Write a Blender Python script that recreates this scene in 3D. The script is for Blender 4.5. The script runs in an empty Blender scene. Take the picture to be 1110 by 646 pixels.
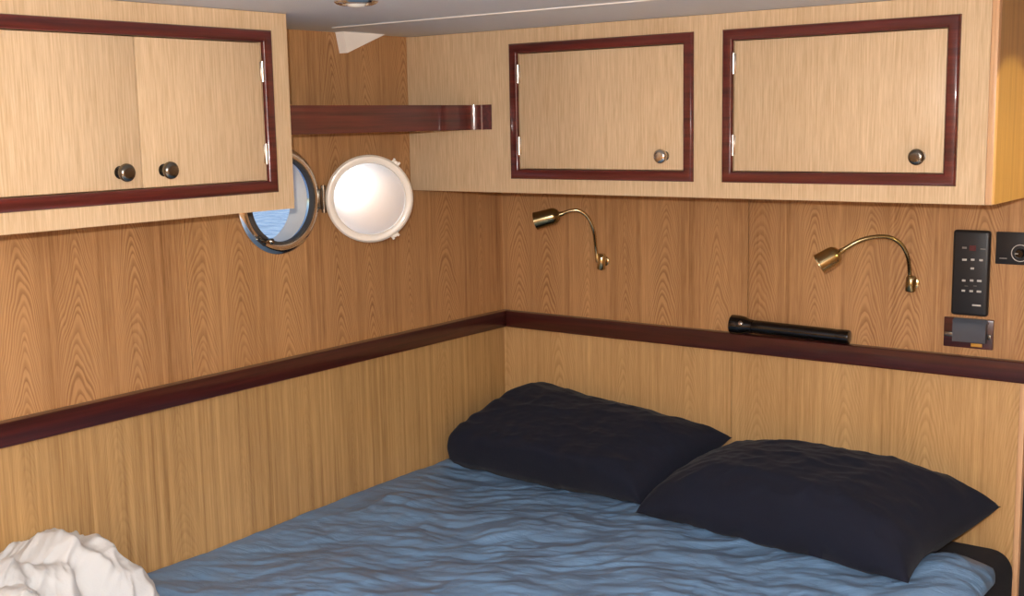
import bpy, bmesh, math, random
from mathutils import Vector, Matrix, noise

random.seed(7)
C = bpy.context.scene.collection
Z0 = 1.55                      # camera height above the cabin floor
# ------------------------------------------------------------------ camera
W, H, F = 1110, 646, 1297.6
YAW, PITCH, ROLL = (math.radians(a) for a in (37.226, 8.407, -1.077))
CAM = Vector((1.928, -2.5, Z0))
fw = Vector((-math.sin(YAW)*math.cos(PITCH), math.cos(YAW)*math.cos(PITCH), -math.sin(PITCH)))
r0 = Vector((math.cos(YAW), math.sin(YAW), 0)); u0 = r0.cross(fw)
RT = r0*math.cos(ROLL) + u0*math.sin(ROLL); UP = u0*math.cos(ROLL) - r0*math.sin(ROLL)
cd = bpy.data.cameras.new('camera'); cam = bpy.data.objects.new('camera', cd); C.objects.link(cam)
cd.sensor_width = 36; cd.lens = F/W*36; cd.clip_start = .02
m = Matrix((RT, UP, -fw)).transposed().to_4x4(); m.translation = CAM; cam.matrix_world = m
bpy.context.scene.camera = cam

def at(px, py, axis, val):
    """point of the room seen at a pixel of the photograph, on the plane axis = val (z given as height above the floor)"""
    d = fw + RT*((px-W/2)/F) - UP*((py-H/2)/F)
    return CAM + d*((val-CAM[axis])/d[axis])

# ------------------------------------------------------------------ materials
def lin(r, g, b):
    f = lambda c: (c/255/12.92 if c/255 <= .04045 else ((c/255+.055)/1.055)**2.4)
    return (f(r), f(g), f(b), 1)

class N:
    """small node-tree writer"""
    def __init__(s, name):
        s.m = bpy.data.materials.new(name); s.m.use_nodes = True
        s.t = s.m.node_tree; s.b = s.t.nodes['Principled BSDF']
    def n(s, typ, **kw):
        o = s.t.nodes.new(typ)
        for k, v in kw.items(): setattr(o, k, v)
        return o
    def set(s, sock, v):
        if isinstance(v, bpy.types.NodeSocket): s.t.links.new(v, sock)
        else: sock.default_value = v
    def math(s, op, a, b=0.0, c=0.0):
        o = s.n('ShaderNodeMath', operation=op)
        s.set(o.inputs[0], a); s.set(o.inputs[1], b); s.set(o.inputs[2], c); return o.outputs[0]
    def xyz(s):
        tc = s.n('ShaderNodeTexCoord'); se = s.n('ShaderNodeSeparateXYZ'); s.t.links.new(tc.outputs['Object'], se.inputs[0])
        return se.outputs
    def vec(s, x, y, z):
        o = s.n('ShaderNodeCombineXYZ')
        for i, v in enumerate((x, y, z)): s.set(o.inputs[i], v)
        return o.outputs[0]
    def noise(s, v, scale=1.0, detail=2.0, rough=.5, dist=0.0):
        o = s.n('ShaderNodeTexNoise'); s.set(o.inputs['Vector'], v)
        o.inputs['Scale'].default_value = scale; o.inputs['Detail'].default_value = detail
        o.inputs['Roughness'].default_value = rough; o.inputs['Distortion'].default_value = dist
        return o.outputs['Fac']
    def ramp(s, fac, stops):
        o = s.n('ShaderNodeValToRGB'); s.set(o.inputs[0], fac)
        e = o.color_ramp.elements
        while len(e) < len(stops): e.new(.5)
        for i, (p, c) in enumerate(stops): e[i].position = p; e[i].color = c
        return o.outputs[0]
    def mix(s, f, a, b, mode='MIX'):
        o = s.n('ShaderNodeMix', data_type='RGBA', blend_type=mode)
        s.set(o.inputs[0], f); s.set(o.inputs[6], a); s.set(o.inputs[7], b); return o.outputs[2]
    def bump(s, h, strength=.2, dist=.002):
        o = s.n('ShaderNodeBump'); s.set(o.inputs['Height'], h)
        o.inputs['Strength'].default_value = strength; o.inputs['Distance'].default_value = dist
        s.t.links.new(o.outputs[0], s.b.inputs['Normal'])
    def fin(s, col, rough=.5, metal=0.0, coat=0.0, coat_rough=.1, spec=None, sheen=0.0):
        s.set(s.b.inputs['Base Color'], col); s.set(s.b.inputs['Roughness'], rough); s.set(s.b.inputs['Metallic'], metal)
        s.b.inputs['Coat Weight'].default_value = coat; s.b.inputs['Coat Roughness'].default_value = coat_rough
        if spec is not None: s.b.inputs['Specular IOR Level'].default_value = spec
        if sheen: s.b.inputs['Sheen Weight'].default_value = sheen
        return s.m

def plain(name, col, rough=.5, metal=0.0, coat=0.0, spec=None, vary=.06, scale=30):
    k = N(name); x, y, z = k.xyz()
    n = k.noise(k.vec(x, y, z), scale, 3)
    c = k.mix(n, tuple(v*(1-vary) for v in col[:3])+(1,), tuple(min(1, v*(1+vary)) for v in col[:3])+(1,))
    return k.fin(c, rough, metal, coat, .06, spec)

def oak(name, axis, dark, light, arch=1.0, width=.125, off=0.0, k_=.2, spacing=.0042, streak=.22, rough=.42, spec=.35, zmid=1.2, fw_=.42):
    """veneer: vertical grain, with plain-sawn arches (a cut through growth rings) in leaves of the given width"""
    k = N(name); X = k.xyz(); s = X['XYZ'.index(axis)]; z = X[2]
    t = k.math('ADD', k.math('DIVIDE', s, width), off)
    cell = k.math('FLOOR', t)
    wn = k.n('ShaderNodeTexWhiteNoise', noise_dimensions='1D'); k.set(wn.inputs['W'], cell)
    sc = k.n('ShaderNodeSeparateColor'); k.t.links.new(wn.outputs['Color'], sc.inputs[0])
    u = k.math('MULTIPLY', k.math('SUBTRACT', k.math('SUBTRACT', t, cell), .5), width)
    n1 = k.noise(k.vec(k.math('MULTIPLY', s, 5.0), cell, k.math('MULTIPLY', z, 2.2)), 1.6, 3)
    u = k.math('ADD', u, k.math('MULTIPLY', k.math('SUBTRACT', n1, .5), .05))
    u = k.math('ADD', u, k.math('MULTIPLY', k.math('SUBTRACT', sc.outputs[1], .5), .05))
    d = k.math('MULTIPLY', k.math('ADD', k.math('SUBTRACT', z, zmid-3.0), sc.outputs[0]), k_)
    au = k.math('SQRT', k.math('ADD', k.math('MULTIPLY', u, u), .000012))
    r = k.math('ADD', d, k.math('MULTIPLY', k.math('POWER', au, 1.45), k.math('ADD', 2.2, k.math('MULTIPLY', sc.outputs[2], 2.0))))
    n2 = k.noise(k.vec(k.math('MULTIPLY', s, 60.0), cell, k.math('MULTIPLY', z, 9.0)), 1.0, 2)
    n3 = k.noise(k.vec(k.math('MULTIPLY', s, 22.0), cell, k.math('MULTIPLY', z, 5.0)), 1.0, 2)
    r = k.math('ADD', r, k.math('ADD', k.math('MULTIPLY', n2, .0026), k.math('MULTIPLY', n3, .011)))
    q = k.math('DIVIDE', r, spacing)
    q = k.math('ADD', q, k.math('MULTIPLY', k.noise(k.vec(q, cell, 0.0), .45, 1), 1.6))     # uneven ring widths
    ph = k.math('FRACT', q)
    wr = k.n('ShaderNodeTexWhiteNoise', noise_dimensions='2D'); k.set(wr.inputs['Vector'], k.vec(k.math('FLOOR', q), cell, 0.0))
    ring = k.ramp(ph, [(0, (.0, .0, .0, 1)), (.3, (.35, .35, .35, 1)), (.55, (.95, .95, .95, 1)), (.85, (.9, .9, .9, 1)), (1, (.0, .0, .0, 1))])
    mr = k.n('ShaderNodeMapRange', interpolation_type='SMOOTHSTEP'); k.set(mr.inputs[0], k.math('ABSOLUTE', u))
    mr.inputs[1].default_value = .020; mr.inputs[2].default_value = width*.50; mr.inputs[3].default_value = 1; mr.inputs[4].default_value = 0
    fine = k.noise(k.vec(k.math('MULTIPLY', s, 330.0), 0.0, k.math('MULTIPLY', z, 13.0)), 1.0, 3, .65)
    broad = k.noise(k.vec(k.math('MULTIPLY', s, 75.0), 3.0, k.math('MULTIPLY', z, 1.1)), 1.0, 3, .65)
    leaf = k.noise(k.vec(k.math('MULTIPLY', s, 6.0), 7.0, k.math('MULTIPLY', z, .8)), 1.0, 1)
    sf = k.ramp(k.math('ADD', k.math('MULTIPLY', fine, fw_), k.math('MULTIPLY', broad, 1-fw_)), [(.34, (0, 0, 0, 1)), (.64, (1, 1, 1, 1))])
    am = k.math('MULTIPLY', k.noise(k.vec(k.math('MULTIPLY', s, 4.0), 11.0, k.math('MULTIPLY', z, 1.5)), 1.2, 1), 1.9*arch)
    am.node.use_clamp = True
    am = k.math('MULTIPLY', am, mr.outputs[0])
    ringv = k.mix(k.math('MULTIPLY', wr.outputs['Value'], .6), ring, (.8, .8, .8, 1))
    f = k.mix(am, sf, k.mix(streak, ringv, sf))
    f2 = k.math('ADD', k.math('MULTIPLY', f, .8), k.math('MULTIPLY', k.math('SUBTRACT', leaf, .4), .5)); f2.node.use_clamp = True
    col = k.mix(f2, dark, light)
    k.bump(f, .05, .0006)
    return k.fin(col, rough, 0, .12, .25, spec)

UPD, UPL = lin(130, 87, 50), lin(204, 158, 108)
M = {}
M['oak_upper_left'] = oak('oak upper left', 'Y', UPD, UPL, 1.0, .128, .35)
M['oak_upper_back'] = oak('oak upper back', 'X', UPD, UPL, 1.0, .118, .2)
M['oak_lower_left'] = oak('oak lower left', 'Y', lin(136, 100, 58), lin(206, 168, 114), .25, .16, .1, zmid=.7, fw_=.3)
M['oak_lower_back'] = oak('oak lower back', 'X', lin(160, 120, 72), lin(216, 176, 122), .6, .19, .55, zmid=.75, spacing=.006)
CBD, CBL = lin(188, 158, 120), lin(222, 196, 160)
M['oak_cabinet_left'] = oak('pale oak left cabinet', 'Y', CBD, CBL, .0, .2, .1, streak=.9, rough=.38, fw_=.8)
M['oak_cabinet_back'] = oak('pale oak back cabinet', 'X', CBD, CBL, .0, .2, .1, streak=.9, rough=.38, fw_=.8)
M['oak_lipping'] = oak('oak lipping', 'X', lin(190, 145, 105), lin(222, 180, 138), .0, .2, .1)
M['oak_end'] = oak('oak cabinet end', 'Y', lin(150, 114, 66), lin(190, 150, 90), .0, .2, .1)

def mahogany(name, axis, d=1.0):
    k = N(name); X = k.xyz(); sc = {'X': (3, 90, 90), 'Y': (90, 3, 90), 'Z': (90, 90, 3)}[axis]
    n = k.noise(k.vec(*(k.math('MULTIPLY', X[i], float(sc[i])) for i in range(3))), 1.0, 4, .6)
    c = k.ramp(n, [(.3, lin(54*d, 17*d, 16*d)), (.7, lin(102*d, 37*d, 31*d))])
    return k.fin(c, .35, 0, .6, .08, .4)
for a in 'XY':
    M['mahogany_'+a] = mahogany('varnished mahogany '+a, a); M['rail_'+a] = mahogany('dark mahogany rail '+a, a, .74)
M['gap'] = plain('dark gap', (.012, .008, .006, 1), .9)
M['black_panel'] = plain('black locker panel', (.006, .005, .005, 1), .7)
M['ceiling'] = plain('grey vinyl headliner', lin(216, 221, 226), .6, vary=.03, scale=60)
M['bead'] = plain('white headliner bead', lin(240, 236, 230), .35)
M['white_paint'] = plain('white paint', lin(247, 243, 236), .45)
M['floor'] = plain('pale grey carpet', lin(205, 203, 200), .95, vary=.08, scale=300)  # unseen floor, made pale so that it bounces light to the ceiling
M['chrome'] = plain('chrome', (.78, .77, .75, 1), .12, 1.0)
M['gunmetal'] = plain('dark polished nickel', (.20, .18, .15, 1), .26, 1.0)
M['nickel'] = plain('satin nickel', (.62, .58, .52, 1), .2, 1.0)
M['brass'] = plain('polished brass', (.55, .45, .25, 1), .2, 1.0)
M['dark_brass'] = plain('darker brass', (.30, .24, .125, 1), .24, 1.0)  # darker tone of the brass, for some lamp parts
M['bezel'] = plain('white enamel rim', lin(232, 224, 210), .35, 0, .3)
M['deadlight'] = plain('frosted metal disc', (.74, .80, .86, 1), .27, .45, vary=.02)
M['rubber'] = plain('grey rubber gasket', lin(70, 66, 62), .7)
M['black_plastic'] = plain('black plastic', lin(30, 30, 32), .42, spec=.4)
M['black_gloss'] = plain('black anodised metal', lin(12, 11, 12), .14, 0, .5)
M['button'] = plain('pale grey print', lin(190, 186, 180), .5)
M['button_dim'] = plain('grey button print', lin(120, 116, 112), .5)
M['button_red'] = plain('dark red button', lin(80, 22, 24), .4)
M['flap'] = plain('blue grey smoked flap', lin(66, 72, 82), .3, 0, .3)
M['amber'] = plain('amber mark', lin(190, 140, 50), .5)
M['lens'] = plain('lamp lens', (.8, .78, .7, 1), .15)
M['mattress'] = plain('navy sheet cotton', lin(27, 29, 38), .9, vary=.12, scale=80)

def cloth(name, c1, c2, rough, sheen, bscale, bstr, spec=.3):
    k = N(name); x, y, z = k.xyz(); v = k.vec(x, y, z)
    n = k.noise(v, 6, 3, .6); c = k.mix(n, c1, c2)
    h = k.math('ADD', k.noise(v, bscale, 4, .6, .6), k.math('MULTIPLY', k.noise(v, 600, 1), .15))
    k.bump(h, bstr, .004)
    return k.fin(c, rough, 0, 0, .1, spec, sheen)
M['pillow'] = cloth('navy pillowcase', lin(15, 19, 33), lin(21, 25, 42), .9, .05, 16, .25)
M['towel'] = cloth('white towelling', lin(196, 196, 195), lin(208, 208, 207), .9, .1, 40, .3)

def satin():
    k = N('blue satin quilting'); x, y, z = k.xyz()
    # threads run across the bed: fine crinkles elongated along one direction
    a = .35
    s = k.math('ADD', k.math('MULTIPLY', x, math.cos(a)), k.math('MULTIPLY', y, math.sin(a)))
    t = k.math('SUBTRACT', k.math('MULTIPLY', y, math.cos(a)), k.math('MULTIPLY', x, math.sin(a)))
    n1 = k.noise(k.vec(k.math('MULTIPLY', s, 14.0), k.math('MULTIPLY', t, 46.0), z), 1.0, 4, .6, .8)
    n2 = k.noise(k.vec(x, y, z), 7, 2)
    c = k.mix(n2, lin(102, 134, 168), lin(118, 154, 192))
    lw = k.n('ShaderNodeLayerWeight'); lw.inputs[0].default_value = .5
    k.bump(n1, .4, .007)
    c = k.mix(k.ramp(lw.outputs['Facing'], [(.5, (0, 0, 0, 1)), (.95, (1, 1, 1, 1))]), c, lin(106, 122, 146))   # lit and shaded folds put into the colour: blue face-on, grey aslant
    return k.fin(c, .38, 0, 0, .1, .2)
M['satin'] = satin()

def sea():
    k = N('sea water'); x, y, z = k.xyz()
    n = k.noise(k.vec(k.math('MULTIPLY', x, .7), k.math('MULTIPLY', y, .9), z), 3.4, 4, .6, .7)
    c = k.ramp(n, [(.3, lin(96, 130, 180)), (.5, lin(150, 180, 220)), (.7, lin(225, 236, 250))])
    k.bump(n, .6, .15)
    return k.fin(c, .25, 0, 0, .1, .5)
M['sea'] = sea()

# ------------------------------------------------------------------ mesh helpers
def BM(): return bmesh.new()
def box(bm, x0, x1, y0, y1, z0, z1, bev=0.0, seg=2, mi=0):
    b = bmesh.new()
    v = [b.verts.new((x, y, z)) for x in (x0, x1) for y in (y0, y1) for z in (z0, z1)]
    for q in ((0, 1, 3, 2), (4, 6, 7, 5), (0, 4, 5, 1), (2, 3, 7, 6), (0, 2, 6, 4), (1, 5, 7, 3)):
        b.faces.new([v[i] for i in q])
    bmesh.ops.recalc_face_normals(b, faces=b.faces)
    if bev: bmesh.ops.bevel(b, geom=list(b.edges), offset=bev, segments=seg, profile=.5, affect='EDGES')
    for f in b.faces: f.material_index = mi
    join(bm, b)
def join(bm, b, mat=None):
    me = bpy.data.meshes.new('t'); b.to_mesh(me); b.free()
    if mat is not None: me.transform(mat)
    bm.from_mesh(me); bpy.data.meshes.remove(me)
def frame_of(d):
    d = Vector(d).normalized(); a = Vector((0, 0, 1)) if abs(d.z) < .9 else Vector((1, 0, 0))
    u = d.cross(a).normalized(); return d, u, d.cross(u).normalized()
def lathe(bm, prof, org, axis, seg=32):
    """prof: list of (distance along the axis, radius)"""
    d, u, v = frame_of(axis); org = Vector(org); b = bmesh.new(); rings = []
    for h, r in prof:
        if r < 1e-6: rings.append([b.verts.new(org+d*h)])
        else: rings.append([b.verts.new(org+d*h+(u*math.cos(2*math.pi*i/seg)+v*math.sin(2*math.pi*i/seg))*r) for i in range(seg)])
    for A, B in zip(rings, rings[1:]):
        for i in range(seg):
            j = (i+1) % seg
            q = [A[i % len(A)], A[j % len(A)], B[j % len(B)], B[i % len(B)]]
            q = list(dict.fromkeys(q))
            if len(q) > 2: b.faces.new(q)
    for R in (rings[0], rings[-1]):
        if len(R) > 1 and prof[0] != prof[-1]: b.faces.new(R)
    bmesh.ops.remove_doubles(b, verts=b.verts, dist=1e-6)
    bmesh.ops.recalc_face_normals(b, faces=b.faces); join(bm, b)
def smooth_path(pts, n=8):
    P = [Vector(p) for p in pts]; P = [P[0]*2-P[1]] + P + [P[-1]*2-P[-2]]; out = []
    for i in range(1, len(P)-2):
        for j in range(n):
            t = j/n; a, b_, c, d = P[i-1:i+3]
            out.append(.5*((2*b_)+(c-a)*t+(2*a-5*b_+4*c-d)*t*t+(-a+3*b_-3*c+d)*t**3))
    return out + [P[-2]]
def tube(bm, pts, rad, seg=14):
    b = bmesh.new(); rings = []; u = None
    for i, p in enumerate(pts):
        d = (pts[min(i+1, len(pts)-1)]-pts[max(i-1, 0)]).normalized()
        if u is None: u = frame_of(d)[1]
        u = (u-d*u.dot(d)).normalized(); v = d.cross(u); r = rad(i/(len(pts)-1)) if callable(rad) else rad
        rings.append([b.verts.new(p+(u*math.cos(2*math.pi*k/seg)+v*math.sin(2*math.pi*k/seg))*r) for k in range(seg)])
    for A, B in zip(rings, rings[1:]):
        for k in range(seg): b.faces.new((A[k], A[(k+1) % seg], B[(k+1) % seg], B[k]))
    b.faces.new(rings[0]); b.faces.new(rings[-1])
    bmesh.ops.recalc_face_normals(b, faces=b.faces); join(bm, b)
def prism(bm, poly, e):
    """polygon (3-D points) swept by vector e"""
    b = bmesh.new(); e = Vector(e)
    A = [b.verts.new(Vector(p)) for p in poly]; B = [b.verts.new(Vector(p)+e) for p in poly]; n = len(poly)
    b.faces.new(A); b.faces.new(B)
    for i in range(n): b.faces.new((A[i], A[(i+1) % n], B[(i+1) % n], B[i]))
    bmesh.ops.recalc_face_normals(b, faces=b.faces); join(bm, b)

def obj(name, bm, mat, parent=None, sharp=38, **props):
    me = bpy.data.meshes.new(name)
    o = bpy.data.objects.new(name, me)
    if parent is not None:
        w = Vector((0, 0, 0)); q = parent
        while q is not None: w += q.location; q = q.parent
        bm.transform(Matrix.Translation(-w)); o.parent = parent
    bm.to_mesh(me); bm.free()
    for mm in (mat if isinstance(mat, (list, tuple)) else [mat]): me.materials.append(mm)
    for p in me.polygons: p.use_smooth = True
    me.set_sharp_from_angle(angle=math.radians(sharp))
    C.objects.link(o)
    for k, v in props.items(): o[k] = v
    return o
def thing(name, label, cat, loc, group=None):
    o = bpy.data.objects.new(name, None); C.objects.link(o); o.location = loc; o.empty_display_size = .05
    o['label'] = label; o['category'] = cat
    if group: o['group'] = group
    return o
def struct(name, bm, mat, label=None, cat=None, sharp=38):
    o = obj(name, bm, mat, None, sharp); o['kind'] = 'structure'
    if label: o['label'] = label
    if cat: o['category'] = cat
    return o

# ------------------------------------------------------------------ the room
CE = Z0+.20                                # ceiling height
XR, YF = 2.6, -4.0                         # far side and entrance end, outside the frame
RT_Z, RB_Z = at(270, 396, 0, 0).z, at(270, 421.5, 0, .024).z    # mahogany rail, top and bottom
ZR = (RT_Z+RB_Z)/2
PY, PZ, PR = -.775, Z0-.157, .098          # porthole centre and opening radius

def holed_panel(bm, y0, y1, z0, z1, th, mi):
    """wall panel in the plane x = 0 with the round porthole opening cut through it"""
    b = bmesh.new(); n = 96; cs, rs = [], []
    corners = [math.atan2(z-PZ, y-PY) for y in (y0, y1) for z in (z0, z1)]
    angs = sorted([2*math.pi*i/n-math.pi for i in range(n)]+corners)
    for a in angs:
        c, s = math.cos(a), math.sin(a); t = 1e9
        if c > 1e-9: t = min(t, (y1-PY)/c)
        if c < -1e-9: t = min(t, (y0-PY)/c)
        if s > 1e-9: t = min(t, (z1-PZ)/s)
        if s < -1e-9: t = min(t, (z0-PZ)/s)
        cs.append((PY+PR*c, PZ+PR*s)); rs.append((PY+t*c, PZ+t*s))
    V = [[b.verts.new((x, *p)) for p in L] for x in (0, -th) for L in (cs, rs)]
    k = len(angs)
    for i in range(k):
        j = (i+1) % k
        b.faces.new((V[0][i], V[0][j], V[1][j], V[1][i])); b.faces.new((V[2][i], V[3][i], V[3][j], V[2][j]))
        b.faces.new((V[0][i], V[2][i], V[2][j], V[0][j])); b.faces.new((V[1][i], V[1][j], V[3][j], V[3][i]))
    for f in b.faces: f.material_index = mi
    bmesh.ops.recalc_face_normals(b, faces=b.faces); join(bm, b)

bm = BM(); ys = at(206, 350, 0, 0).y; g = .0008
holed_panel(bm, ys+g, 0, ZR, CE, .06, 0)
for a, b_ in ((-2.25, ys-g), (-3.4, -2.25-2*g), (YF, -3.4-2*g)): box(bm, -.06, 0, a, b_, ZR, CE, mi=0)
box(bm, -.06, 0, YF, 0, 0, ZR, mi=1)
box(bm, -.064, -.0605, YF, ys+.02, ZR, CE, mi=2)
struct('wall_left', bm, [M['oak_upper_left'], M['oak_lower_left'], M['gap']], 'oak veneered hull-side wall with the porthole and mahogany rail', 'wall')

bm = BM(); xu, xl, xe = at(811, 300, 1, 0).x, at(793, 420, 1, 0).x, 1.3255
for a, b_ in ((-.06, xu-g), (xu+g, 1.9), (1.9+2*g, XR)): box(bm, a, b_, 0, .06, ZR, CE, mi=0)
for a, b_ in ((-.06, xl-g), (xl+g, xe-.011)): box(bm, a, b_, 0, .06, 0, ZR, mi=1)
box(bm, xe, XR, .01, .06, 0, ZR, mi=2)
box(bm, -.06, XR, .0605, .065, 0, CE, mi=2)
struct('wall_back', bm, [M['oak_upper_back'], M['oak_lower_back'], M['black_panel']], 'oak veneered wall behind the pillows with the reading lamps', 'wall')
bm = BM(); box(bm, xe-.011, xe, -.006, .06, 0, RB_Z, .001)
struct('trim_3', bm, M['oak_lipping'], 'narrow pale oak edge strip at the right end of the lower wall', 'trim')

bm = BM(); box(bm, 0, .024, YF, 0, RB_Z, RT_Z, .002, 3)
struct('trim_1', bm, M['rail_Y'], 'dark mahogany rail along the wall under the porthole', 'trim')
bm = BM(); box(bm, .0242, XR, -.024, 0, RB_Z, RT_Z, .003, 3)
struct('trim_2', bm, M['rail_X'], 'dark mahogany rail along the wall behind the pillows', 'trim')

bm = BM(); box(bm, -.06, XR, YF, .06, CE, CE+.04); struct('ceiling', bm, M['ceiling'], 'grey vinyl headliner ceiling', 'ceiling')
bm = BM(); yl = at(560, 12, 2, CE).y; box(bm, .10, XR, yl-.0035, yl+.0035, CE-.0025, CE, .001)
struct('trim_4', bm, M['bead'], 'thin pale bead across the grey ceiling', 'trim')
bm = BM(); box(bm, -.06, XR, YF, .06, -.04, 0); struct('floor', bm, M['floor'], 'cabin floor, carpeted pale to bounce light up', 'floor')
bm = BM(); box(bm, XR, XR+.06, YF, .06, 0, CE); struct('wall_right', bm, M['oak_upper_left'], 'oak veneered wall on the far side of the cabin', 'wall')
bm = BM(); box(bm, -.06, XR, YF-.06, YF, 0, CE); struct('wall_front', bm, M['oak_upper_back'], 'oak veneered wall at the entrance end of the cabin', 'wall')

# white painted knee where the headliner meets the hull side
bm = BM()
prism(bm, [at(363, 38, 0, .001)+Vector((0, 0, .012)), at(421, 32, 0, .001), at(368, 58, 0, .001)], (.025, 0, 0))
o = obj('ceiling_bracket', bm, M['white_paint'], label='white triangular bracket under the ceiling above the open porthole', category='bracket')

# ------------------------------------------------------------------ porthole
pc = Vector((0, PY, PZ))
w1 = bpy.data.objects.new('window_1', None); C.objects.link(w1); w1.location = pc
w1['kind'] = 'structure'; w1['label'] = 'round chrome porthole with its white-rimmed cover swung open'; w1['category'] = 'porthole'
bm = BM(); lathe(bm, [(.0005, PR+.016), (.006, PR+.016), (.011, PR+.011), (.013, PR+.004), (.011, PR-.004), (.004, PR-.006), (-.002, PR-.0035), (-.012, PR-.0035), (-.012, PR-.0005), (.0005, PR-.0005), (.0005, PR+.016)], pc, (1, 0, 0), 72)
obj('frame', bm, M['chrome'], w1)
bm = BM(); lathe(bm, [(-.0122, PR-.0035), (-.064, PR-.0035), (-.064, PR+.016), (-.0605, PR+.016), (-.0605, PR-.0005), (-.0122, PR-.0005), (-.0122, PR-.0035)], pc, (1, 0, 0), 72)
obj('liner', bm, M['bezel'], w1, label='cream liner of the opening')
bm = BM(); lathe(bm, [(.0115, PR-.004), (.0165, PR-.0055), (.0165, PR-.0105), (.002, PR-.0105), (.002, PR-.0045), (.0115, PR-.004)], pc, (1, 0, 0), 72)
obj('gasket', bm, M['rubber'], w1)
def dog(a, parent, base, ax, up):
    """swing clamp on the rim"""
    return None
for a in (-128, 140):
    a = math.radians(a); p = pc+Vector((.012, math.cos(a)*(PR+.003), math.sin(a)*(PR+.003)))
    tdir = Vector((0, -math.sin(a), math.cos(a)))
    bm = BM(); tube(bm, smooth_path([p-tdir*.012, p+tdir*.012], 3), .006)
    lathe(bm, [(0, .0), (.001, .0045), (.02, .004), (.024, .0065), (.034, .0065), (.037, .003), (.037, 0)], p, (1, 0, 0), 16)
    obj('clamp', bm, M['gunmetal'], w1)
# hinge on the right of the frame
hp = pc+Vector((.014, PR+.021, -.004))
bm = BM(); box(bm, .0006, .018, pc.y+PR+.008, hp.y+.004, hp.z-.022, hp.z+.022, .002)
tube(bm, [hp-Vector((0, 0, .03)), hp+Vector((0, 0, .03))], .0055)
obj('hinge', bm, M['gunmetal'], w1)
# open cover, swung out about 125 degrees so that it faces the bed's foot
dr = .0965; ang = math.radians(40)
ca = Vector((math.sin(ang), math.cos(ang), 0)); cn = Vector((math.cos(ang), -math.sin(ang), 0))
dc = hp+ca*(dr+.004)+Vector((0, 0, -.003))
bm = BM(); lathe(bm, [(-.009, dr-.004), (-.004, dr), (.004, dr), (.009, dr-.004), (.010, dr-.010), (.007, dr-.0165), (.001, dr-.0185), (-.003, dr-.0185), (-.009, dr-.014), (-.009, dr-.004)], dc, cn, 72)
lid = obj('cover_rim', bm, M['bezel'], w1, label='white enamelled cover rim')
bm = BM()
R_ = dr-.0175; lathe(bm, [(-.002, 0.0), (-.002, R_), (.0020, R_), (.0030, R_*.93), (.0048, R_*.75), (.0065, R_*.5), (.0075, R_*.25), (.0078, 0)], dc, cn, 72)
obj('cover_disc', bm, M['deadlight'], lid)
for a in (52, -57):
    a = math.radians(a); rd = ca*math.cos(a)+Vector((0, 0, math.sin(a))); p = dc+rd*(dr-.002)
    tt = cn.cross(rd)
    bm = BM()
    for sgn in (-1, 1):
        q = p+tt*(.0065*sgn); tube(bm, smooth_path([q-rd*.004, q+rd*.010], 3), .0032)
    lathe(bm, [(0, 0), (0, .0042), (.009, .0042), (.010, 0)], p+rd*.004-cn*.005, cn, 14)
    obj('lug', bm, M['bezel'], lid)

bm = BM(); box(bm, -60, -.5, -30, 60, -.7, -.6)
struct('trim_5', bm, M['sea'], 'blue sea outside the porthole', 'sea')
bpy.data.objects['trim_5'].name = 'sea_water'; bpy.data.objects['sea_water']['kind'] = 'stuff'

# ------------------------------------------------------------------ lockers (overhead cabinets)
def pframe(bm, P, a0, a1, b0, b1, w, h):
    """mitred moulding with rounded shoulders; P(a, b, n) maps to the room"""
    prof = [(0, 0), (0, h*.45), (.0012, h*.72), (.0032, h*.9), (.006, h), (w-.006, h), (w-.0032, h*.9), (w-.0012, h*.72), (w, h*.45), (w, 0)]
    b = bmesh.new(); R = []
    for o_, hh in prof: R.append([b.verts.new(P(a, c, hh)) for a, c in ((a0+o_, b0+o_), (a1-o_, b0+o_), (a1-o_, b1-o_), (a0+o_, b1-o_))])
    R.append(R[0])
    for A, B in zip(R, R[1:]):
        for i in range(4): b.faces.new((A[i], A[(i+1) % 4], B[(i+1) % 4], B[i]))
    bmesh.ops.recalc_face_normals(b, faces=b.faces); join(bm, b)
def pbox(bm, P, a0, a1, b0, b1, n0, n1, bev=0.0):
    p, q = P(a0, b0, n0), P(a1, b1, n1)
    box(bm, *sum(([min(p[i], q[i]), max(p[i], q[i])] for i in range(3)), []), bev=bev)
def knob(parent, P, a, b_, mat):
    d = (P(0, 0, 1)-P(0, 0, 0))
    bm = BM(); lathe(bm, [(.0, .0105), (.002, .0105), (.003, .006), (.011, .0055), (.014, .011), (.017, .0140), (.020, .0146), (.0232, .0140), (.0255, .0123), (.0268, .0098), (.0272, .0075), (.0272, 0)], P(a, b_, .0), d, 28)
    return obj('knob', bm, mat, parent)
def hinge(parent, P, a, b_):
    bm = BM(); pbox(bm, P, a-.005, a+.003, b_-.017, b_+.017, .0005, .0045, .001)
    d = P(0, 1, 0)-P(0, 0, 0); lathe(bm, [(-.018, .0), (-.018, .003), (.018, .003), (.018, 0)], P(a-.002, b_, .0045), d, 12)
    return obj('hinge', bm, M['nickel'], parent)

FW = .0215
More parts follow.
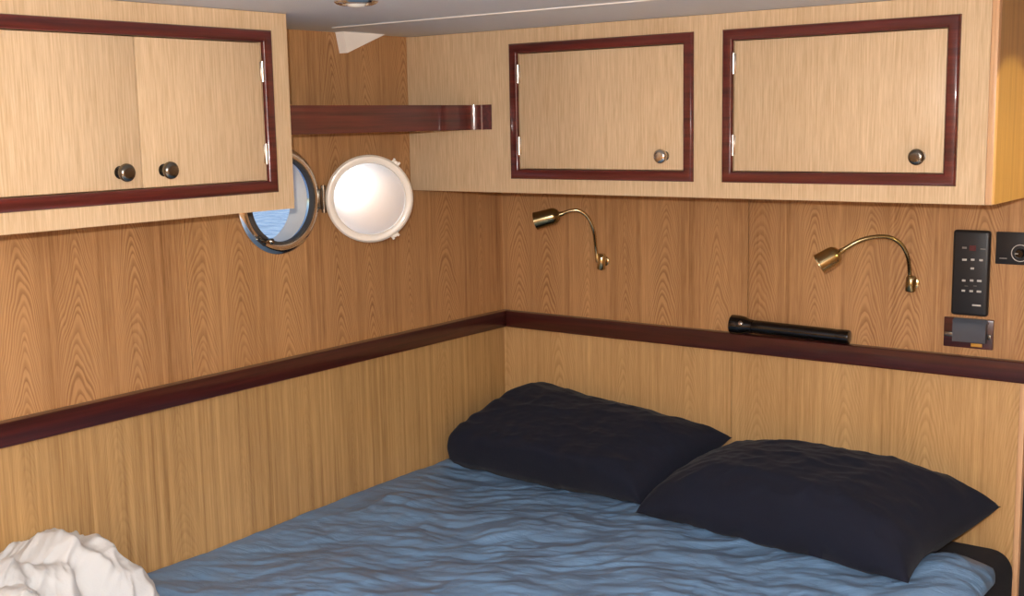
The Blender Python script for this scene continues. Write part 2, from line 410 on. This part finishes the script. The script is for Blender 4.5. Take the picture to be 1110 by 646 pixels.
# --- left locker: face in the plane x = DL
DL = .271; LY1, LY0 = -.978, -1.634; LZ0, LZ1 = Z0-.152, CE
PL = lambda a, b_, n: Vector((DL+n, a, b_))
fa0, fa1, fb0, fb1 = -1.592, -1.0195, Z0-.1195, Z0+.1675
t = thing('overhead_locker', 'pale oak double-door overhead locker on the left, above the porthole wall', 'cabinet', (.001, (LY0+LY1)/2, LZ0), 'oak overhead lockers')
def locker_body(bm, P, a0, a1, b0, b1, depth, holes):
    """carcase of boards with a face frame round the door openings"""
    th = .015
    pbox(bm, P, a0, a1, b0, b0+th, -depth, -th); pbox(bm, P, a0, a1, b1-th, b1, -depth, -th)
    pbox(bm, P, a0, a0+th, b0+th, b1-th, -depth, -th); pbox(bm, P, a1-th, a1, b0+th, b1-th, -depth, -th)
    pbox(bm, P, a0+th, a1-th, b0+th, b1-th, -depth, -depth+.005)
    hb0, hb1 = holes[0][2], holes[0][3]
    pbox(bm, P, a0, a1, b0, hb0, -th, 0); pbox(bm, P, a0, a1, hb1, b1, -th, 0)
    x = a0
    for h0, h1, *_ in holes: pbox(bm, P, x, h0, hb0, hb1, -th, 0); x = h1
    pbox(bm, P, x, a1, hb0, hb1, -th, 0)
bm = BM(); ia0, ia1, ib0, ib1 = fa0+FW, fa1-FW, fb0+FW, fb1-FW
locker_body(bm, PL, LY0, LY1, LZ0, LZ1-.001, DL-.001, [(ia0, ia1, ib0, ib1)])
obj('carcase', bm, M['oak_cabinet_left'], t)
bm = BM(); pframe(bm, PL, fa0, fa1, fb0, fb1, FW, .009); obj('door_surround', bm, M['mahogany_Y'], t, label='dark mahogany moulding round both doors')
sp = -1.3065
for d0, d1, ka, hs in ((ia0+.004, sp-.0013, -1.348, ia0+.004), (sp+.0013, ia1-.004, -1.264, ia1-.004)):
    bm = BM(); pbox(bm, PL, d0, d1, ib0+.0015, ib1-.0015, -.015, .002, .0008)
    d = obj('door', bm, M['oak_cabinet_left'], t)
    kb = knob(d, PL, ka, Z0-.0695, M['gunmetal'])
    for zz in (Z0+.095, Z0-.05):
        s = 1 if hs == d1 else -1
        bm = BM(); pbox(bm, PL, min(hs-.004*s, hs+.004*s), max(hs-.004*s, hs+.004*s), zz-.017, zz+.017, .0022, .0045, .0008)
        lathe(bm, [(-.018, 0), (-.018, .003), (.018, .003), (.018, 0)], PL(hs+.001*s, zz, .005), (0, 0, 1), 12)
        obj('hinge', bm, M['nickel'], d)

# --- back locker: face in the plane y = -DB, from the hull side to x = BX
DB, BX = .3555, 1.3407; BZ0 = Z0-.159
PB = lambda a, b_, n: Vector((a, -DB-n, b_))
t = thing('overhead_locker', 'long pale oak overhead locker above the pillows with two separate doors', 'cabinet', (BX/2, -.001, BZ0), 'oak overhead lockers')
F1, F2 = (.306, .7625), (.827, 1.2795); gb0, gb1 = Z0-.1275, Z0+.1675
bm = BM()
locker_body(bm, PB, .001, BX-.012, BZ0, CE-.001, DB-.001, [(a+FW, b_-FW, gb0+FW, gb1-FW) for a, b_ in (F1, F2)])
obj('carcase', bm, M['oak_cabinet_back'], t)
bm = BM(); box(bm, BX-.012, BX, -DB+.016, -.001, BZ0, CE-.001); obj('end_panel', bm, M['oak_end'], t)
bm = BM(); box(bm, BX-.012, BX+.0006, -DB-.0006, -DB+.016, BZ0, CE-.001, .002); obj('corner_lipping', bm, M['oak_lipping'], t, label='pinkish oak corner lipping')
for (a, b_), kx, km in ((F1, .697, M['nickel']), (F2, 1.215, M['gunmetal'])):
    bm = BM(); pframe(bm, PB, a, b_, gb0, gb1, FW, .009); obj('door_surround', bm, M['mahogany_X'], t, label='dark mahogany moulding round the door')
    d0, d1 = a+FW+.0035, b_-FW-.0015
    bm = BM(); pbox(bm, PB, d0, d1, gb0+FW+.0015, gb1-FW-.0015, -.015, .002, .0008)
    d = obj('door', bm, M['oak_cabinet_back'], t)
    knob(d, PB, kx, Z0-.076, km)
    for zz in (Z0+.102, Z0-.055):
        bm = BM(); pbox(bm, PB, d0-.004, d0+.004, zz-.019, zz+.019, .0022, .0045, .0008)
        lathe(bm, [(-.02, 0), (-.02, .003), (.02, .003), (.02, 0)], PB(d0-.001, zz, .005), (0, 0, 1), 12)
        obj('hinge', bm, M['nickel'], d)

# --- corner shelf with its mahogany fiddle rail between the two lockers
t = thing('corner_shelf', 'narrow shelf with dark mahogany fiddle rail between the two lockers above the porthole', 'shelf', (.1, -.66, Z0-.02))
z0, z1 = Z0-.018, Z0+.0375; ya, yb = LY1+.001, -DB-.001; X0 = .2
prof = [(X0-.014, ya), (X0-.014, yb), (X0+.052, yb), (X0+.052, yb-.003), (X0+.028, yb-.004)]
for i in range(9):
    a = math.pi/2*i/8; prof.append((X0+.026-.026*math.sin(a), yb-.006-.026*(1-math.cos(a))))
prof.append((X0, ya))
bm = BM(); prism(bm, [(x, y, z0) for x, y in prof], (0, 0, z1-z0)); obj('fiddle_rail', bm, M['mahogany_Y'], t)
bm = BM(); box(bm, .001, X0-.0145, ya, yb, Z0-.012, Z0+.0, .001); obj('shelf_board', bm, M['oak_cabinet_left'], t)

# ------------------------------------------------------------------ ceiling downlight
lc = at(386, 0, 2, CE); lc.z = CE
t = thing('ceiling_downlight', 'small round chrome downlight in the grey ceiling near the left locker', 'ceiling light', lc)
bm = BM(); lathe(bm, [(0, .036), (.003, .036), (.006, .033), (.008, .027), (.007, .024), (.001, .022), (0, .022), (0, .036)], lc, (0, 0, -1), 40); obj('trim_ring', bm, M['chrome'], t)
bm = BM(); lathe(bm, [(.0005, .0), (.0005, .0215), (.003, .0215), (.0105, .012), (.012, .006), (.0125, 0)], lc, (0, 0, -1), 28); obj('lamp_lens', bm, M['lens'], t)

# ------------------------------------------------------------------ brass reading lamps
def reading_lamp(label, base, ball, neck, head, hr, mats):
    """base: bottom/top of wall post; neck: bend points; head: (rear, front) of the shade axis"""
    b0, b1 = base
    t = thing('reading_lamp', label, 'wall lamp', (b0.x, 0, b0.z), 'brass gooseneck reading lamps')
    mid = (b0+b1)/2; mid.y = 0
    bm = BM(); lathe(bm, [(0.0005, .0), (.0005, .0125), (.003, .0125), (.0045, .010), (.005, .006), (.0055, 0)], mid, (0, -1, 0), 28)
    tube(bm, [mid+Vector((0, -.003, 0)), Vector((mid.x, b0.y, mid.z))], .005, 12)
    obj('wall_plate', bm, mats[0], t)
    ax = b1-b0; L = ax.length
    bm = BM(); lathe(bm, [(0, 0), (0, .009), (.002, .0105), (L-.004, .0105), (L, .008), (L, 0)], b0, ax, 24)
    sw = obj('post', bm, mats[1], t)
    bm = BM(); lathe(bm, [(0, 0), (.0, .003), (.007, .003), (.008, .0042), (.0105, .0042), (.0115, 0)], ball, (.25, -.85, .45), 12); obj('switch', bm, mats[0], sw)
    bm = BM(); pth = smooth_path(neck, 14)
    tube(bm, pth, lambda s: .0042+.0004*math.sin(s*260), 14); obj('gooseneck', bm, mats[1], t)
    rear, front = head; ax = front-rear; L = ax.length
    bm = BM(); lathe(bm, [(-.014, 0), (-.014, .005), (-.004, .0065), (0, hr*.62), (.006, hr*.86), (.012, hr*.95), (L*.9, hr), (L, hr*1.04), (L, hr*.96), (L*.85, hr*.92), (.012, hr*.8), (.012, 0)], rear, ax, 36)
    hd = obj('lamp_head', bm, mats[2], t)
    bm = BM(); lathe(bm, [(0, 0), (0, hr*.7), (.004, hr*.85), (.006, hr*.6), (.008, 0)], rear+ax*.62, ax, 24); obj('bulb', bm, M['lens'], hd)
    return t
Y = lambda px, py, y: at(px, py, 1, y)
reading_lamp('brass gooseneck reading lamp nearest the wall corner, its dark head pointing left',
    (Y(651.5, 292, -.017), Y(652.5, 275, -.017)), Y(652.5, 279, -.02),
    [Y(647.5, 284, -.020), Y(645.8, 268, -.026), Y(643.5, 250, -.052), Y(637.5, 236, -.066), Y(628, 228.5, -.08), Y(618, 228.5, -.092), Y(606, 232.5, -.104)],
    (Y(605, 232.8, -.105), Y(580.5, 239.5, -.128)), .0215, (M['brass'], M['brass'], M['dark_brass']))
reading_lamp('brass gooseneck reading lamp nearest the remote control, head tilted down to the left',
    (Y(986.5, 316, -.017), Y(988, 299, -.017)), Y(989.5, 303, -.02),
    [Y(985.5, 308, -.020), Y(986, 294, -.026), Y(983.5, 277, -.052), Y(976, 264, -.066), Y(963, 257, -.082), Y(946, 257, -.1), Y(929, 262, -.115), Y(911, 272.5, -.128)],
    (Y(909, 274, -.13), Y(887.5, 286.5, -.15)), .0215, (M['brass'], M['dark_brass'], M['brass']))

# ------------------------------------------------------------------ remote, dial panel, socket
rx0, rx1, rz0, rz1 = 1.1745, 1.2475, Z0-.411, Z0-.236
t = thing('remote_control', 'slim black stereo remote control fixed upright on the wall above the socket', 'remote control', ((rx0+rx1)/2, 0, rz0))
bm = BM(); box(bm, rx0, rx1, -.017, -.0005, rz0, rz1, .006, 3); obj('housing', bm, M['black_plastic'], t)
def rb(px, py, w, h, mat, name='button'):
    p = at(px, py, 1, -.017)
    bm = BM(); box(bm, p.x-w/2, p.x+w/2, -.0182, -.0165, p.z-h/2, p.z+h/2, .0004, 1); obj(name, bm, mat, t)
rb(1054.5, 269, .013, .011, M['button_red'])
for px, py, w in ((1045.5, 268.5, .009), (1045.5, 281.5, .009), (1054.5, 281.5, .007), (1063.5, 282, .007), (1054, 291, .007),
                  (1044.8, 304, .007), (1053.3, 304, .007), (1061.6, 304.5, .009), (1044.3, 315, .007), (1052.8, 315.5, .007), (1061.2, 316, .009)):
    rb(px, py, w, .0042, M['button'] if py > 270 else M['button_dim'])
rb(1065.5, 270, .010, .002, M['button_dim'], 'printed_mark')
for px in (1047.5, 1057): rb(px, 310, .007, .0012, M['button_dim'], 'printed_mark')
rb(1058.5, 331, .017, .0034, M['button'], 'printed_mark')

dx0, dz0, dz1 = 1.2567, Z0-.302, Z0-.2375; dx1 = dx0+.088
t = thing('dial_panel', 'black wall panel with a rotary dial, to the right of the remote control', 'control panel', ((dx0+dx1)/2, 0, dz0))
bm = BM(); box(bm, dx0, dx1, -.008, -.0005, dz0, dz1, .0015); obj('plate', bm, M['black_plastic'], t)
kc = at(1106, 274.5, 1, -.008)
bm = BM(); lathe(bm, [(0, 0), (0, .0095), (.010, .0085), (.012, .007), (.012, 0)], kc, (0, -1, 0), 28)
kn = obj('dial_knob', bm, M['black_gloss'], t)
bm = BM(); box(bm, kc.x-.007, kc.x-.001, -.0208, -.0195, kc.z-.0006, kc.z+.0006); obj('pointer_mark', bm, M['button'], kn)
bm = BM(); tube(bm, [kc+Vector((math.cos(a)*.0165, -.0003, math.sin(a)*.0165)) for a in (math.radians(-55-250*i/40+0) for i in range(41))], .0009, 6); obj('dial_scale', bm, M['button'], t)
p = at(1087.5, 280, 1, -.008); bm = BM(); box(bm, p.x-.007, p.x+.007, -.0088, -.0078, p.z-.0012, p.z+.0012); obj('printed_mark', bm, M['button_dim'], t)

sx0, sx1, sz0, sz1 = 1.1595, 1.2585, Z0-.4795, Z0-.418
t = thing('wall_socket', 'small dark brown socket with a blue-grey flap cover, below the remote control', 'socket', ((sx0+sx1)/2, 0, sz0))
bm = BM(); box(bm, sx0, sx1, -.008, -.0005, sz0, sz1, .0015); obj('plate', bm, M['rail_X'], t)
fx0, fx1, fz0, fz1 = at(1032.5, 360, 1, -.02).x, at(1068.5, 360, 1, -.02).x, at(1050, 371, 1, -.02).z, at(1050, 346, 1, -.02).z
bm = BM(); prism(bm, [(fx0, -.0082, fz1), (fx0, -.014, fz1), (fx0, -.022, fz1-.012), (fx0, -.022, fz0), (fx0, -.0082, fz0)], (fx1-fx0, 0, 0)); fl = obj('flap_cover', bm, M['flap'], t)
bm = BM(); tube(bm, [Vector((fx0-.002, -.013, fz1-.007)), Vector((fx1+.002, -.013, fz1-.007))], .0035, 12); obj('hinge_pin', bm, M['flap'], fl)
for s0, s1 in ((sx0+.003, fx0-.001), (fx1+.001, sx1-.003)):
    bm = BM(); zc = (sz0+sz1)/2-.004; box(bm, s0, s1, -.014, -.0075, zc-.005, zc+.005, .001); obj('catch', bm, M['gunmetal'], t)
p = at(1058, 374.5, 1, -.012); bm = BM(); box(bm, p.x-.011, p.x+.011, -.0105, -.0078, p.z-.0035, p.z+.0035, .0006); obj('indicator_mark', bm, M['amber'], t)

# ------------------------------------------------------------------ torch on the rail
tz = RT_Z+.0185; tya = -.02
ta, tb = at(795, 356, 1, tya).x, at(921, 362, 1, tya).x
t = thing('flashlight', 'black metal flashlight lying on the mahogany rail above the pillows', 'flashlight', ((ta+tb)/2, tya, RT_Z))
A = Vector((ta, -.0265, RT_Z+.0225)); B = Vector((tb, -.0185, RT_Z+.0165)); ax = (B-A).normalized(); L = (B-A).length
bm = BM(); lathe(bm, [(.052, .0), (.052, .0145), (.058, .0155), (.075, .0155), (L-.034, .0155), (L-.032, .0148), (L-.030, .0148), (L-.030, 0)], A, ax, 32); obj('barrel', bm, M['black_gloss'], t)
bm = BM(); lathe(bm, [(.002, .0), (.004, .0195), (0, .021), (0, .0225), (.004, .0228), (.020, .0225), (.030, .021), (.042, .0165), (.052, .0155), (.0525, 0)], A, ax, 36); hd = obj('head', bm, M['black_gloss'], t)
bm = BM(); lathe(bm, [(.0005, 0), (.0005, .0190), (.003, .0190), (.003, 0)], A, ax, 30); obj('lens', bm, M['lens'], hd)
bm = BM(); lathe(bm, [(L-.030, 0), (L-.030, .0155), (L-.004, .0160), (L-.001, .0150), (L, .0125), (L, 0)], A, ax, 32); obj('tail_cap', bm, M['black_gloss'], t)
sp_ = A+ax*.030; sd = Vector((0, -.8, .35)); bm = BM(); lathe(bm, [(.0185, 0), (.0185, .006), (.0235, .005), (.0245, .003), (.0245, 0)], sp_, sd, 18); obj('switch_button', bm, M['chrome'], t)

# ------------------------------------------------------------------ bed
BEDX = 1.325; MT = Z0-.885
t = thing('bed', 'built-in berth whose navy sheeted mattress shows at the right corner', 'bed', (BEDX/2, -.97, 0))
bm = BM(); box(bm, .002, BEDX-.02, -1.93, -.002, 0, MT-.16, .004); obj('base', bm, M['oak_cabinet_back'], t)
bm = BM(); box(bm, .004, BEDX, -1.95, -.004, MT-.16, MT, .045, 6); obj('mattress', bm, M['mattress'], t, label='navy sheeted mattress')

def fbm(x, y, z=0.0, o=3): return noise.fractal(Vector((x, y, z)), .9, 2.1, o)
def ridge(x, y, z=0.0):
    a = 0; amp = 1; f = 1
    for _ in range(3):
        n = 1-abs(noise.noise(Vector((x*f, y*f, z)))*2); a += amp*n*n; amp *= .5; f *= 2.03
    return a
QX0, QX1, QY0, QY1 = .006, 1.340, -1.94, -.15
def ss(t): t = max(0, min(1, t)); return t*t*(3-2*t)
def bed_base(x, y):
    left = .014*ss((x-.0)/.0001)*math.exp(-((x)/.10)**2)*ss((y+1.5)/1.2)
    return Z0-.862+left+.008*math.exp(-((x-.65)/.4)**2)
def bed_z(x, y):
    wx = x+.030*noise.noise(Vector((x*6, y*6, 1.7))); wy = y+.030*noise.noise(Vector((x*6, y*6, 5.2)))
    wx += .010*noise.noise(Vector((x*19, y*19, 1.1))); wy += .010*noise.noise(Vector((x*19, y*19, 4.4)))
    def sq(a): return wx*math.cos(a)+wy*math.sin(a), wy*math.cos(a)-wx*math.sin(a)
    m1 = max(0, min(1, .5+1.3*noise.noise(Vector((x*4.2, y*4.2, 3.9)))))
    s1, q1 = sq(.72); s2, q2 = sq(.30); s3, q3 = sq(1.15)
    h = .0062*m1*fbm(s1*6, q1*19, 3.3, 3) + .0062*(1-m1)*fbm(s2*6, q2*19, 8.1, 3)
    h += .0032*(ridge(s1*5, q1*12, 6.6)-.9)*(.4+.6*m1) + .003*(ridge(s3*6, q3*12, 2.6)-.9)*(1-m1)
    h += .012*fbm(x*3.5, y*3.5, 2.2, 3)
    h *= .35+.65*ss(x/.12)
    h += bed_base(x, y)
    for d, wdt in ((QX1-x, .10), (QY1-y, .09), (y-QY0, .09)):
        if d < wdt: k = 1-d/wdt; h -= .034*(1-math.sqrt(max(0, 1-k*k)))
    # quilt corner rides up over the pillow end
    h += .026*math.exp(-((x-1.26)/.09)**2-((y+.26)/.10)**2)
    return h
def sheet(nx, ny, fx, fz):
    b = bmesh.new(); V = []
    for j in range(ny+1):
        V.append([b.verts.new(fx(i/nx, j/ny)) for i in range(nx+1)])
    for j in range(ny):
        for i in range(nx): b.faces.new((V[j][i], V[j][i+1], V[j+1][i+1], V[j+1][i]))
    rim = V[0][:] + [r[-1] for r in V[1:]] + V[-1][-2::-1] + [r[0] for r in V[-2:0:-1]]
    low = [b.verts.new((v.co.x, v.co.y, min(fz, v.co.z-.001))) for v in rim]; n = len(rim)
    for i in range(n): b.faces.new((rim[i], low[i], low[(i+1) % n], rim[(i+1) % n]))
    b.faces.new(low)
    bmesh.ops.recalc_face_normals(b, faces=b.faces); return b
def quilt_pt(u, v):
    x = QX0+(QX1-QX0)*u; y = QY0+(QY1-QY0)*v
    # rounded outer corner at the head end
    cx, cy, cr = QX1-.09, QY1-.09, .09
    if x > cx and y > cy:
        dx, dy = (x-cx)/cr, (y-cy)/cr; mx = max(dx, dy); ln = math.hypot(dx, dy)
        if ln > 1e-6: x = cx+dx/ln*mx*cr; y = cy+dy/ln*mx*cr
        z = bed_z(min(x, QX1), y)-.0*mx
    else: z = bed_z(x, y)
    return (x, y, max(z, MT+.002))
q = sheet(300, 420, quilt_pt, MT+.001)
obj('bed_cover', q, M['satin'], sharp=80, label='crinkled blue satin quilt spread over the bed under the navy pillows', category='quilt')

def fat(t, a, b_): return math.sqrt(max(0, 1-abs(1-2*t)**(a if t < .5 else b_)))
def pillow(name, label, FL, FR, BR, BL, T, seed, up=.6, crease=.45, n=88, bx=(3, 3, 4, 2.5), pinch=(.03, .05, .05)):
    b = bmesh.new(); FL, FR, BR, BL = (Vector(p) for p in (FL, FR, BR, BL))
    nrm = ((FR-FL).cross(BL-FL)).normalized()
    if nrm.z < 0: nrm = -nrm
    grids = []
    for side in (1, -1):
        G = []
        for j in range(n+1):
            row = []
            for i in range(n+1):
                u, v = i/n, j/n
                # seams pulled in between the pointed corners
                pl, pr_ = (pinch[k]*math.sin(math.pi*v)**.8 for k in (0, 1)); pv = pinch[2]*math.sin(math.pi*u)**.8
                uu = pl+(1-pl-pr_)*u; vv = pv+(1-2*pv)*v
                p = (FL*(1-uu)+FR*uu)*(1-vv)+(BL*(1-uu)+BR*uu)*vv
                e = min(u, 1-u)*2, min(v, 1-v)*2
                pr = fat(u, bx[0], bx[1])*fat(v, bx[2], bx[3]) if 0 < i < n and 0 < j < n else 0
                edge = min(min(u, 1-u), min(v, 1-v))
                wr = .010*crease*(ridge(u*5+seed, v*4, seed)-.9)*ss(edge/.10)
                wr += .006*crease*fbm(u*9+seed, v*9, seed*2.3, 3)*ss(edge/.06)
                # gathers running in from the seams
                wr += .006*crease*math.sin(u*34+6*noise.noise(Vector((u*4, v*4, seed))))*math.exp(-min(v, 1-v)/.12)*ss(edge/.03)
                wr += .006*crease*math.sin(v*28+6*noise.noise(Vector((u*4, v*4, seed+5))))*math.exp(-min(u, 1-u)/.12)*ss(edge/.03)
                q = p+nrm*(T*(up if side > 0 else -(1-up))*pr+(wr if side > 0 else 0))
                q.y = min(q.y, -.006+.0)
                q.x = max(q.x, .006)
                fl = max(bed_z(q.x, q.y) if q.y < QY1 else MT, MT)+.0035
                if q.z < fl: q.z = fl+(.0 if side < 0 else .0015)
                row.append(q)
            G.append(row)
        grids.append(G)
    top = [[b.verts.new(p) for p in r] for r in grids[0]]
    bot = [[top[j][i] if i in (0, n) or j in (0, n) else b.verts.new(grids[1][j][i]) for i in range(n+1)] for j in range(n+1)]
    for G in (top, bot):
        for j in range(n):
            for i in range(n): b.faces.new((G[j][i], G[j][i+1], G[j+1][i+1], G[j+1][i]))
    bmesh.ops.recalc_face_normals(b, faces=b.faces)
    return obj(name, b, M['pillow'], sharp=80, label=label, category='pillow', group='navy pillows on the bed')
pillow('pillow', 'navy pillow in the wall corner, partly behind the other pillow',
       (.035, -.285, Z0-.835), (.605, -.30, Z0-.845), (.69, -.03, Z0-.74), (.165, -.03, Z0-.69), .15, 1.3, bx=(30, 5, 12, 2.5), pinch=(.0, .02, .03))
pillow('pillow', 'navy pillow nearest the right edge of the bed, overlapping the corner pillow',
       (.615, -.345, Z0-.85), (1.235, -.405, Z0-.85), (1.30, -.05, Z0-.79), (.70, -.08, Z0-.785), .215, 4.1, bx=(2.6, 3, 3.5, 3.5), pinch=(.0, .05, .03))

# crumpled white towels heaped against the wall
def towel(label, P, xs, seed, creases):
    """P: outline of the heap along the wall (y, height of the top); xs: back, start of the front fold, front"""
    b = bmesh.new(); x0, x1, x2 = xs; nx, ny = 110, 200; V = []
    def top(y):
        for (ya, za), (yb, zb) in zip(P, P[1:]):
            if ya <= y <= yb: return za+(zb-za)*(y-ya)/(yb-ya)
        return 0
    def tops(y): return sum(top(y+d*.006) for d in (-1, 0, 1))/3
    for j in range(ny+1):
        row = []; y = P[0][0]+(P[-1][0]-P[0][0])*j/ny
        for i in range(nx+1):
            t = i/nx
            if t < .45: x = x0+(x1-x0)*t/.45; q = 1-.12*(1-t/.45)**2
            else: a = (t-.45)/.55*math.pi/2; x = x1+(x2-x1)*math.sin(a)**.9; q = max(0, math.cos(a))**.75
            w = noise.noise(Vector((x*6, y*5, seed)))
            yy = y+.5*(x-x1)+.03*w
            h = tops(y-.0*w)
            e = min(1, (y-P[0][0])/.03, (P[-1][0]-y)/.03)
            z = h*q
            f = .011*(ridge(yy*7+x*4, x*6, seed)-.9)+.004*(ridge(yy*17, x*15, seed+4)-.9)
            for yc, sl, wd_, am in creases: f += am*math.exp(-((y-yc-sl*(x-x1))/wd_)**2)
            z += f*max(0, e)*min(1, h*q/.04)
            zb = (max(bed_z(x, y), MT) if QY0 < y < QY1 else MT)+.004
            xo = max(x+(f*.8 if t > .5 else 0), .004)
            row.append(b.verts.new((xo, y+.35*f, max(z+Z0-.862, zb))))
        V.append(row)
    for j in range(ny):
        for i in range(nx): b.faces.new((V[j][i], V[j][i+1], V[j+1][i+1], V[j+1][i]))
    Lw = [[b.verts.new((v.co.x, v.co.y, min(v.co.z-.0005, max(bed_z(v.co.x, v.co.y), MT)+.0035))) for v in r] for r in V]
    for j in range(ny):
        for i in range(nx): b.faces.new((Lw[j][i], Lw[j+1][i], Lw[j+1][i+1], Lw[j][i+1]))
    rim, low = (G[0][:] + [r[-1] for r in G[1:]] + G[-1][-2::-1] + [r[0] for r in G[-2:0:-1]] for G in (V, Lw)); n = len(rim)
    for i in range(n): b.faces.new((rim[i], low[i], low[(i+1) % n], rim[(i+1) % n]))
    bmesh.ops.recalc_face_normals(b, faces=b.faces)
    return obj('towel', b, M['towel'], sharp=60, label=label, category='towel', group='white towels on the bed')
towel('crumpled white towel heaped against the wall at the left of the bed',
      [(-1.80, .0), (-1.78, .09), (-1.70, .135), (-1.506, .163), (-1.487, .150), (-1.387, .164), (-1.334, .155), (-1.305, .110), (-1.270, .088), (-1.262, .045), (-1.243, .012), (-1.238, 0)],
      (.006, .10, .205), 2.2, [(-1.40, .5, .02, .012), (-1.46, .9, .025, -.014), (-1.33, .3, .02, .010), (-1.36, -.4, .018, -.010)])
towel('smaller folded white towel lying in front of the crumpled towel heap',
      [(-1.86, 0), (-1.85, .10), (-1.80, .15), (-1.655, .165), (-1.59, .192), (-1.565, .185), (-1.552, .165), (-1.545, .10), (-1.540, 0)],
      (.225, .29, .40), 6.4, [(-1.62, .4, .02, -.012)])

# ------------------------------------------------------------------ light
wd = bpy.data.worlds.new('sky'); bpy.context.scene.world = wd; wd.use_nodes = True
nt = wd.node_tree; sk = nt.nodes.new('ShaderNodeTexSky'); sk.sky_type = 'NISHITA'
sk.sun_elevation = math.radians(40); sk.sun_rotation = math.radians(120); sk.sun_disc = False
nt.links.new(sk.outputs[0], nt.nodes['Background'].inputs[0]); nt.nodes['Background'].inputs[1].default_value = .2
def light(name, typ, loc, energy, col, **kw):
    l = bpy.data.lights.new(name, typ); o = bpy.data.objects.new(name, l); C.objects.link(o); o.location = loc
    l.energy = energy; l.color = col
    for k, v in kw.items(): setattr(l, k, v)
    return o
# the camera's own flash, just above and left of its lens
light('camera_flash', 'POINT', CAM+UP*.055-RT*.03, 122, (1, .975, .95), shadow_soft_size=.012)
# soft fill light added under the ceiling, behind the camera
o = light('ceiling_fill', 'AREA', (1.5, -3.1, CE-.01), 22, (.9, .95, 1), shape='RECTANGLE', size=.7, size_y=.5)
# warm cabin lamp to the right of the long locker
o = light('cabin_lamp', 'SPOT', (1.70, -.26, Z0-.075), 6, (1, .82, .3), spot_size=math.radians(53), spot_blend=.2, shadow_soft_size=.01)
o.rotation_euler = (Vector((1.34, -.26, Z0-.075))-Vector(o.location)).to_track_quat('-Z', 'Y').to_euler()

vs = bpy.context.scene.view_settings
vs.view_transform = 'Standard'; vs.look = 'None'; vs.gamma = 1; vs.use_curve_mapping = False; vs.exposure = 0
